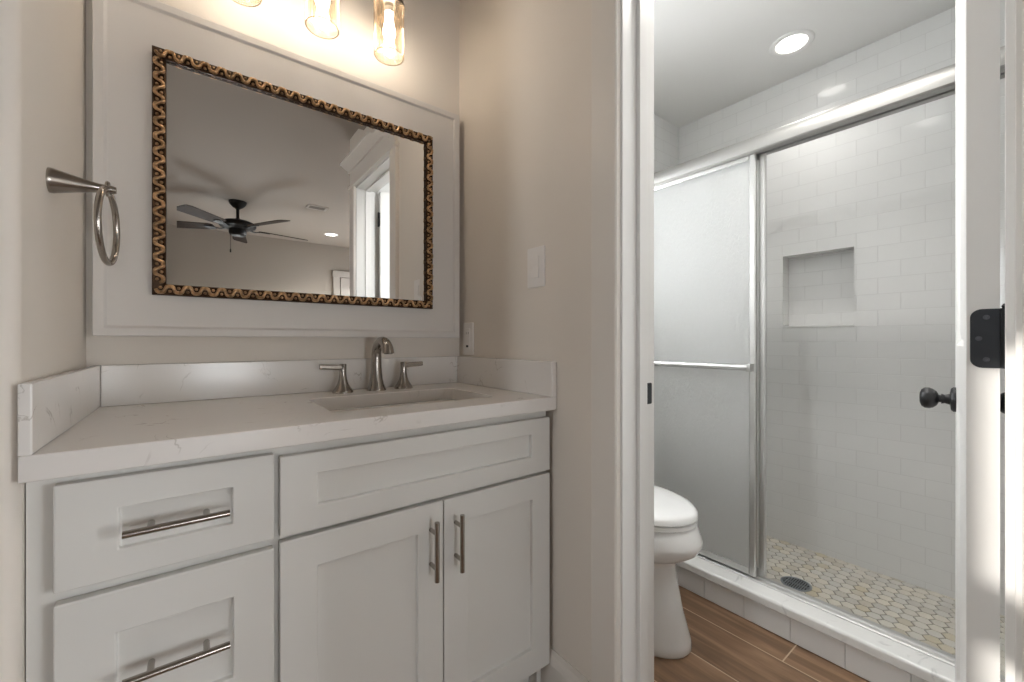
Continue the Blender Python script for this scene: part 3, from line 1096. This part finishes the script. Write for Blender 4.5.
YB = FY - 0.033
drawers = [(-0.165, 0.120, 0.676, 0.836, -0.094, 0.055, 0.722, 0.787, 0.754),
           (-0.165, 0.120, 0.3785, 0.658, -0.097, 0.056, 0.446, 0.590, 0.527),
           (-0.165, 0.120, 0.106, 0.361, -0.097, 0.056, 0.172, 0.294, 0.233)]
for x0, x1, z0, z1, a0, a1, b0, b1, hz in drawers:
    dr = obj('drawer', shaker(x0, x1, z0, z1, a0, a1, b0, b1), M['cab'], va, bevel=0.0022, bseg=2)
    obj('handle', bar_pull((-0.087, YB, hz), (0.049, YB, hz), inset=0.032), M['nickel'], dr, smooth=True)
obj('false_front', shaker(0.130, 0.826, 0.674, 0.828, 0.196, 0.757, 0.722, 0.785), M['cab'], va, bevel=0.0022)
for x0, x1, a0, a1, hx in ((0.130, 0.4772, 0.197, 0.412, 0.444), (0.4798, 0.826, 0.546, 0.760, 0.511)):
    dr = obj('door', shaker(x0, x1, 0.106, 0.665, a0, a1, 0.176, 0.600), M['cab'], va, bevel=0.0022)
    obj('handle', bar_pull((hx, YB, 0.495), (hx, YB, 0.632), inset=0.028), M['nickel'], dr, smooth=True)

# ------------------------------------------------------------------ countertop with splashes
CX_0, CX_1, CY0 = XL + 0.001, XR - 0.001, 0.879
SK = (0.252, 0.702, 0.992, 1.268)
bm = bmesh.new()


def loop(pts, z):
    vs_ = [bm.verts.new((a, b, z)) for a, b in pts]
    es = [bm.edges.new((vs_[k], vs_[(k + 1) % len(vs_)])) for k in range(len(vs_))]
    return vs_, es


outer = [(CX_0, CY0), (CX_1, CY0), (CX_1, D - 0.001), (CX_0, D - 0.001)]
inner = rrect(*SK, 0.03, 6)
rings = []
for z in (CB, CT):
    vo, eo = loop(outer, z)
    vi, ei = loop(inner, z)
    bmesh.ops.triangle_fill(bm, use_beauty=True, use_dissolve=False, edges=eo + ei)
    rings.append((vo, vi))
for k in range(2):
    A, B = rings[0][k], rings[1][k]
    for i in range(len(A)):
        j = (i + 1) % len(A)
        bm.faces.new((A[i], A[j], B[j], B[i]))
ct = obj('countertop', bm, M['quartz'], None, bevel=0.0025)
tag(ct, 'white quartz vanity countertop with faint grey veins and backsplash', 'countertop')
obj('backsplash', box(-0.182, XR - 0.021, D - 0.021, D - 0.001, CT, 0.990), M['quartz'], ct, bevel=0.002)
obj('side_splash', box(CX_0, -0.182, CY0, D - 0.001, CT, 0.990), M['quartz'], ct, bevel=0.002)
obj('side_splash', box(XR - 0.021, CX_1, CY0, D - 0.001, CT, 0.990), M['quartz'], ct, bevel=0.002)

# ------------------------------------------------------------------ sink
sk = thing('sink', 'white rectangular undermount basin set into the quartz countertop', 'sink', (0.477, 1.13, 0.71))
x0, x1, y0, y1 = SK
bm = bmesh.new()
rg = []
for z, ins, rr in ((0.8495, -0.014, 0.04), (0.8495, 0.004, 0.032), (0.84, 0.006, 0.032), (0.76, 0.018, 0.04), (0.735, 0.028, 0.05), (0.722, 0.05, 0.05), (0.716, 0.10, 0.03)):
    rg.append([(a, b, z) for a, b in rrect(x0 + ins, x1 - ins, y0 + ins, y1 - ins, rr)])
rg.append([(a, b, 0.714) for a, b in [(0.477 + 0.024 * math.cos(2 * PI * k / 28), 1.13 + 0.024 * math.sin(2 * PI * k / 28)) for k in range(28)]])
# align start of the round loop with the rounded rectangles (first corner is at angle 0..90)
outr = []
for z, ins, rr in ((0.8495, -0.014, 0.04), (0.82, -0.012, 0.04), (0.74, 0.005, 0.05), (0.705, 0.04, 0.05)):
    outr.append([(a, b, z) for a, b in rrect(x0 + ins, x1 - ins, y0 + ins, y1 - ins, rr)])
add_loft(bm, rg, cap0=False, cap1=False)
add_loft(bm, outr, cap0=False, cap1=True)
bmesh.ops.remove_doubles(bm, verts=bm.verts[:], dist=1e-5)
obj('basin', bm, M['sink'], sk, smooth=True, angle=50)
bm = bmesh.new()
add_lathe(bm, [(0.026, 0.0), (0.026, 0.003), (0.021, 0.004), (0.018, 0.002), (0.0, 0.003)], (0.477, 1.13, 0.7125), 'z', 32)
obj('drain', bm, M['nickel'], sk, smooth=True)

# ------------------------------------------------------------------ faucet
FX, FYY = 0.477, 1.357
fa = thing('faucet', 'brushed nickel widespread faucet with arched spout behind the sink', 'faucet', (FX, FYY, CT + 0.0005))
pts, rd = [], []
prof = [(0.0, 0.0, 0.031), (0.004, 0.0, 0.031), (0.010, 0.0, 0.028), (0.022, 0.0, 0.0235), (0.04, 0.0, 0.0198), (0.065, 0.0, 0.0175), (0.09, 0.001, 0.0165), (0.106, -0.001, 0.016)]
for z, y, rr in prof:
    pts.append((FX, FYY + y, CT + z))
    rd.append(rr)
R1 = 0.052
for k in range(1, 15):
    a = PI * 0.90 * k / 14
    pts.append((FX, FYY - R1 * (1 - math.cos(a)) * 1.05, CT + 0.110 + R1 * math.sin(a) * 0.98))
    rd.append(0.0158 - 0.0006 * math.sin(a) if k < 9 else 0.0152 + 0.0005 * (k - 8))
bm = add_tube(bmesh.new(), pts, rd, 24)
bm.verts.ensure_lookup_table()
for v in bm.verts[-24:]:                   # outlet cut level
    v.co.z = pts[-1][2] - 0.002
spout = obj('spout', bm, M['nickel'], fa, smooth=True, angle=60)
e0, e1 = Vector(pts[-2]), Vector(pts[-1])
dd = (e1 - e0).normalized()
obj('aerator', add_lathe(bmesh.new(), [(0.0125, 0.001), (0.012, 0.004), (0.009, 0.004)], e1, (0, 0, -1), 20), M['dark'], spout, smooth=True)
for s, hx in ((-1, FX - 0.106), (1, FX + 0.094)):
    bm = add_lathe(bmesh.new(), [(0.031, 0), (0.031, 0.005), (0.0285, 0.009), (0.0225, 0.017), (0.0165, 0.028), (0.0125, 0.042), (0.0105, 0.060), (0.0105, 0.070), (0.011, 0.088), (0.0095, 0.090)], (hx, FYY, CT), 'z', 28)
    h = obj('handle', bm, M['nickel'], fa, smooth=True, angle=50)
    bm = bmesh.new()
    rr = []
    for q, hw, hh, dz in ((0.004, 0.009, 0.0082, 0.0), (0.03, 0.0085, 0.0078, 0.0015), (0.055, 0.0085, 0.0076, 0.003), (0.068, 0.0082, 0.0072, 0.004)):
        zc_ = CT + 0.079 + dz
        rr.append([(hx + s * q, FYY + a, zc_ + b) for a, b in rrect(-hw, hw, -hh, hh, 0.003, 3)])
    add_loft(bm, rr)
    obj('lever', bm, M['nickel'], h, smooth=True, angle=40)

# ------------------------------------------------------------------ painted panel behind the mirror
PX0, PX1, PZ0, PZ1, PY = -0.1945, 0.817, 1.062, 1.925, 1.398
bm = bmesh.new()
ins = 0.026
prof = [(0.0, 0.042), (0.0, 0.002), (0.002, 0.0), (ins - 0.006, 0.0), (ins, 0.006)]
rings = []
for q, y in prof:
    rings.append([(PX0 + q, PY + y, PZ0 + q), (PX1 - q, PY + y, PZ0 + q), (PX1 - q, PY + y, PZ1 - q), (PX0 + q, PY + y, PZ1 - q)])
add_loft(bm, rings, True, True)
tag(obj('wall_panel', bm, M['panel'], None, bevel=0.001), 'large white painted board with raised rim mounted behind the mirror', 'wall panel')

# ------------------------------------------------------------------ mirror
MX0, MX1, MZ0, MZ1 = -0.085, 0.697, 1.168, 1.800
MYF = 1.380                                 # front of frame
MYB = PY + 0.006
FW = 0.028
mi = thing('mirror', 'rectangular mirror in an ornate bronze and gold frame above the sink', 'mirror', (0.306, MYB, MZ0))
bm = bmesh.new()
rings = []
for q, y in ((0.0, MYB), (0.0, MYF + 0.008), (0.003, MYF + 0.004), (0.009, MYF + 0.006), (0.021, MYF + 0.006), (0.0245, MYF + 0.003), (0.028, MYF + 0.006), (0.028, MYF + 0.013)):
    rings.append([(MX0 + q, y, MZ0 + q), (MX1 - q, y, MZ0 + q), (MX1 - q, y, MZ1 - q), (MX0 + q, y, MZ1 - q)])
add_loft(bm, rings, False, False)
obj('frame', bm, M['bronze'], mi)
bm = bmesh.new()


def carve(bm, p, u, n):
    """one period of the carved scroll band: a squared wave running between the two lips"""
    w_ = Vector((0, -1, 0))
    P = 0.037
    pts, rr = [], []
    for k in range(17):
        q = k / 16
        sw = math.tanh(2.4 * math.sin(2 * PI * q)) / math.tanh(2.4)
        pts.append(p + u * (P * (q - 0.5)) + n * (0.0078 * sw) + w_ * (0.0025 + 0.003 * abs(math.cos(2 * PI * q)) ** 0.5))
        rr.append(0.0036 + 0.0012 * abs(sw))
    add_tube(bm, pts, rr, 6)
    for q, side in ((0.25, -1), (0.75, 1)):
        c = p + u * (P * (q - 0.5)) + n * (0.0045 * side)
        add_lathe(bm, [(0.0008, 0.005), (0.0028, 0.004), (0.0038, 0.001), (0.0038, -0.002)], c, w_, 8)


def carve_side(c0, c1, n):
    c0, c1, n = Vector(c0), Vector(c1), Vector(n)
    L = (c1 - c0).length
    u = (c1 - c0).normalized()
    k = max(2, round(L / 0.037))
    for i in range(k):
        carve(bm, c0 + u * (L * (i + 0.5) / k), u, n)


h = FW / 2 + 0.0005
yc = MYF + 0.005
carve_side((MX0 + 0.008, yc, MZ1 - h), (MX1 - 0.008, yc, MZ1 - h), (0, 0, -1))
carve_side((MX1 - 0.008, yc, MZ0 + h), (MX0 + 0.008, yc, MZ0 + h), (0, 0, 1))
carve_side((MX0 + h, yc, MZ0 + 0.03), (MX0 + h, yc, MZ1 - 0.03), (1, 0, 0))
carve_side((MX1 - h, yc, MZ1 - 0.03), (MX1 - h, yc, MZ0 + 0.03), (-1, 0, 0))
obj('frame_carving', bm, M['gold'], mi, smooth=True, angle=60)
bm = bmesh.new()
GY = 1.394
a = [(MX0 + FW - 0.001, MZ0 + FW - 0.001), (MX1 - FW + 0.001, MZ0 + FW - 0.001), (MX1 - FW + 0.001, MZ1 - FW + 0.001), (MX0 + FW - 0.001, MZ1 - FW + 0.001)]
bv = 0.021
b = [(MX0 + FW + bv, MZ0 + FW + bv), (MX1 - FW - bv, MZ0 + FW + bv), (MX1 - FW - bv, MZ1 - FW - bv), (MX0 + FW + bv, MZ1 - FW - bv)]
add_loft(bm, [[(x, MYB - 0.001, z) for x, z in a], [(x, GY + 0.0005, z) for x, z in a], [(x, GY, z) for x, z in b]], True, True)
obj('glass', bm, M['mirror'], mi)

# ------------------------------------------------------------------ vanity light
vl = thing('vanity_light', 'three-light nickel vanity fixture with ribbed glass shades above the mirror', 'vanity light', (0.30, D, 2.25))
bm = add_prism(bmesh.new(), rrect(0.165, 0.435, 2.205, 2.295, 0.012, 4), 'y', D - 0.022, D)
obj('back_plate', bm, M['nickel'], vl, bevel=0.003)
bm = bmesh.new()
add_tube(bm, [(0.07, D - 0.07, 2.25), (0.53, D - 0.07, 2.25)], 0.009, 16)
for xx in (0.24, 0.36):
    add_tube(bm, [(xx, D - 0.02, 2.25), (xx, D - 0.07, 2.25)], 0.008, 12)
obj('cross_bar', bm, M['nickel'], vl, smooth=True)
LY = 1.30
for lx in (0.0985, 0.298, 0.4985):
    bm = add_tube(bmesh.new(), [(lx, D - 0.07, 2.25), (lx, LY + 0.03, 2.252), (lx, LY + 0.008, 2.246), (lx, LY, 2.23), (lx, LY, 2.165)], 0.0075, 14)
    arm = obj('arm', bm, M['nickel'], vl, smooth=True)
    bm = add_lathe(bmesh.new(), [(0.012, 0.045), (0.020, 0.042), (0.026, 0.030), (0.030, 0.020), (0.047, 0.016), (0.0495, 0.011), (0.0495, 0.0), (0.0475, 0.0)], (lx, LY, 2.122), 'z', 36)
    obj('socket_cap', bm, M['nickel'], vl, smooth=True, angle=40)
    # ribbed glass cylinder, open at the bottom
    bm = bmesh.new()
    seg = 256
    rings = []
    for z, dr in ((2.125, 0.0), (2.05, 0.0), (1.972, 0.0), (1.967, 0.0005), (1.9645, -0.0015), (1.967, -0.004), (1.972, -0.0042), (2.125, -0.0042)):
        ring = []
        for k in range(seg):
            a = 2 * PI * k / seg
            rib = 0.0030 * (0.5 + 0.5 * math.cos(a * 24)) if dr > -0.001 and z > 1.966 else 0
            q = 0.0445 + dr + rib
            ring.append((lx + q * math.cos(a), LY + q * math.sin(a), z))
        rings.append(ring)
    add_loft(bm, rings, False, False)
    sh = obj('glass_shade', bm, M['shade'], vl, smooth=True, angle=80)
    obj('rim', add_ring(bmesh.new(), (lx, LY, 1.9665), 0.0440, 0.0014, (1, 0, 0), (0, 1, 0), 64, 6), M['rim'], sh, smooth=True)
    bm = add_lathe(bmesh.new(), [(0.0, -0.105), (0.008, -0.103), (0.015, -0.096), (0.019, -0.083), (0.019, -0.072), (0.015, -0.055), (0.0125, -0.035), (0.012, -0.015)], (lx, LY, 2.122), 'z', 24)
    obj('bulb', bm, M['bulb'], vl, smooth=True, angle=80)
    obj('bulb_socket', add_lathe(bmesh.new(), [(0.014, -0.016), (0.014, 0.002)], (lx, LY, 2.122), 'z', 20), M['trim'], vl, smooth=True)

# ------------------------------------------------------------------ towel ring
tz = 1.330
ty = 1.062
XW = XL - 0.0032
tr = thing('towel_ring', 'brushed nickel towel ring on the left wall beside the mirror', 'towel ring', (XW, ty, tz))
bm = bmesh.new()
add_lathe(bm, [(0.0215, 0.0), (0.0215, 0.005), (0.0205, 0.008), (0.0175, 0.020), (0.0135, 0.036), (0.0105, 0.05), (0.0082, 0.062), (0.0078, 0.079), (0.006, 0.085)], (XW, ty, tz), 'x', 32)
obj('post', bm, M['nickel'], tr, smooth=True, angle=50)
bm = bmesh.new()
RX = XL + 0.0705
add_ring(bm, (RX, ty, tz + 0.0005), 0.0115, 0.0032, (0, 1, 0), (0, 0, 1), 24, 8)
obj('hanger_eye', bm, M['nickel'], tr, smooth=True)
bm = bmesh.new()
ang = math.radians(4.0)
add_ring(bm, (RX, ty, tz - 0.0685), 0.067, 0.0053, (math.sin(ang), math.cos(ang), 0), (0, 0, 1), 64, 12)
obj('ring', bm, M['nickel'], tr, smooth=True, angle=80)

# ------------------------------------------------------------------ switch and outlet on the partition wall
lsw = thing('light_switch', 'white rocker light switch on the partition wall right of the mirror', 'light switch', (XR, 0.969, 1.278))
bm = add_prism(bmesh.new(), rrect(0.9295, 1.0085, 1.2155, 1.339, 0.004, 3), 'x', XR - 0.006, XR)
obj('cover_plate', bm, M['plastic'], lsw, bevel=0.002)
bm = bmesh.new()
add_prism(bm, [(XR - 0.0062, 1.244), (XR - 0.0105, 1.244), (XR - 0.0075, 1.278), (XR - 0.0090, 1.311), (XR - 0.0062, 1.311)], 'y', 0.9525, 0.9855)
obj('rocker', bm, M['plastic'], lsw, bevel=0.0008)
out = thing('wall_outlet', 'white wall outlet with test button just above the side splash', 'outlet', (XR, 1.366, 1.06))
bm = add_prism(bmesh.new(), rrect(1.331, 1.401, 0.997, 1.120, 0.004, 3), 'x', XR - 0.006, XR)
obj('cover_plate', bm, M['plastic'], out, bevel=0.002)
bm = add_prism(bmesh.new(), rrect(1.350, 1.383, 1.018, 1.098, 0.002, 2), 'x', XR - 0.0085, XR - 0.005)
fc = obj('receptacle', bm, M['plastic'], out, bevel=0.0008)
for zz in (1.080,):
    for yy in (1.3575, 1.3725):
        obj('slot', box(XR - 0.0088, XR - 0.008, yy, yy + 0.002, zz - 0.004, zz + 0.004), M['dark'], fc)
obj('test_button', box(XR - 0.0095, XR - 0.008, 1.359, 1.374, 1.026, 1.034), M['black'], fc)

# ------------------------------------------------------------------ bedroom ceiling fan and vent (seen in the mirror)
FCX, FCY, FBZ = 0.34, -2.08, 2.165
fan = thing('ceiling_fan', 'black five-blade ceiling fan in the bedroom, seen in the mirror', 'ceiling fan', (FCX, FCY, BC))
obj('canopy', add_lathe(bmesh.new(), [(0.075, 0.0), (0.075, -0.012), (0.066, -0.032), (0.045, -0.055), (0.025, -0.068), (0.02, -0.075)], (FCX, FCY, BC), 'z', 32), M['fanblack'], fan, smooth=True)
obj('downrod', add_lathe(bmesh.new(), [(0.0135, -0.06), (0.0135, -0.165)], (FCX, FCY, BC), 'z', 16), M['fanblack'], fan, smooth=True)
obj('motor_housing', add_lathe(bmesh.new(), [(0.02, 0.085), (0.03, 0.078), (0.05, 0.066), (0.11, 0.058), (0.150, 0.040), (0.157, 0.018), (0.148, 0.0), (0.11, -0.015), (0.075, -0.022), (0.075, -0.055), (0.066, -0.075), (0.05, -0.085), (0.0, -0.088)], (FCX, FCY, FBZ), 'z', 40), M['fanblack'], fan, smooth=True)
bm = bmesh.new()
outline = [(0.20, -0.050), (0.24, -0.058), (0.60, -0.070), (0.645, -0.062), (0.655, -0.045), (0.655, 0.045), (0.645, 0.062), (0.60, 0.070), (0.24, 0.058), (0.20, 0.050)]
tw = math.radians(-12)
for zt_ in (0,):
    rings = [[(u, v * math.cos(tw), v * math.sin(tw) - 0.006 + dz) for u, v in outline] for dz in (0, 0.006)]
    add_loft(bm, rings)
blade0 = obj('blade', bm, M['fanblade'], fan, base=(0, 0, 0))
blade0.location = (0, 0, FBZ - BC)
bm = bmesh.new()
rings = []
for u, hw, z in ((0.10, 0.016, -0.010), (0.15, 0.014, -0.020), (0.20, 0.020, -0.010), (0.26, 0.034, -0.009), (0.285, 0.012, -0.009)):
    rings.append([(u, a, z + b + a * math.tan(tw) * (1 if u > 0.19 else 0)) for a, b in ((-hw, -0.004), (hw, -0.004), (hw, 0.002), (-hw, 0.002))])
add_loft(bm, rings)
iron = obj('blade_iron', bm, M['fanblack'], blade0, base=(0, 0, 0))
iron.location = (0, 0, 0)
A0 = math.radians(60)
blade0.rotation_euler = (0, 0, A0)
for k in range(1, 5):
    c = copy_tree(blade0, fan)
    c.rotation_euler = (0, 0, A0 + 2 * PI * k / 5)
bm = bmesh.new()
add_tube(bm, [(FCX - 0.06, FCY + 0.02, FBZ - 0.06), (FCX - 0.06, FCY + 0.02, FBZ - 0.22)], 0.0018, 6)
add_lathe(bm, [(0.003, 0), (0.006, -0.01), (0.006, -0.03), (0.003, -0.036)], (FCX - 0.06, FCY + 0.02, FBZ - 0.22), 'z', 10)
obj('pull_chain', bm, M['fanblack'], fan, smooth=True)

ve = thing('ceiling_vent', 'small grey slatted ceiling vent in the bedroom, seen in the mirror', 'vent', (1.0, -1.80, BC))
bm = bmesh.new()
vx0, vx1, vy0, vy1, b = 0.905, 1.095, -1.865, -1.735, 0.02
for a in ((vx0, vx1, vy0, vy0 + b), (vx0, vx1, vy1 - b, vy1), (vx0, vx0 + b, vy0 + b, vy1 - b), (vx1 - b, vx1, vy0 + b, vy1 - b)):
    add_box(bm, a[0], a[1], a[2], a[3], BC - 0.006, BC)
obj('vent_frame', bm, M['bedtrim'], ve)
for k in range(6):
    yy = vy0 + b + 0.003 + k * 0.0145
    bm = add_prism(bmesh.new(), [(yy, BC - 0.006), (yy + 0.002, BC - 0.006), (yy + 0.010, BC - 0.001), (yy + 0.008, BC - 0.001)], 'x', vx0 + b, vx1 - b)
    obj('slat', bm, M['ventgrey'], ve)
obj('vent_opening', box(vx0 + b, vx1 - b, vy0 + b, vy1 - b, BC - 0.0008, BC - 0.0002), M['dark'], ve)
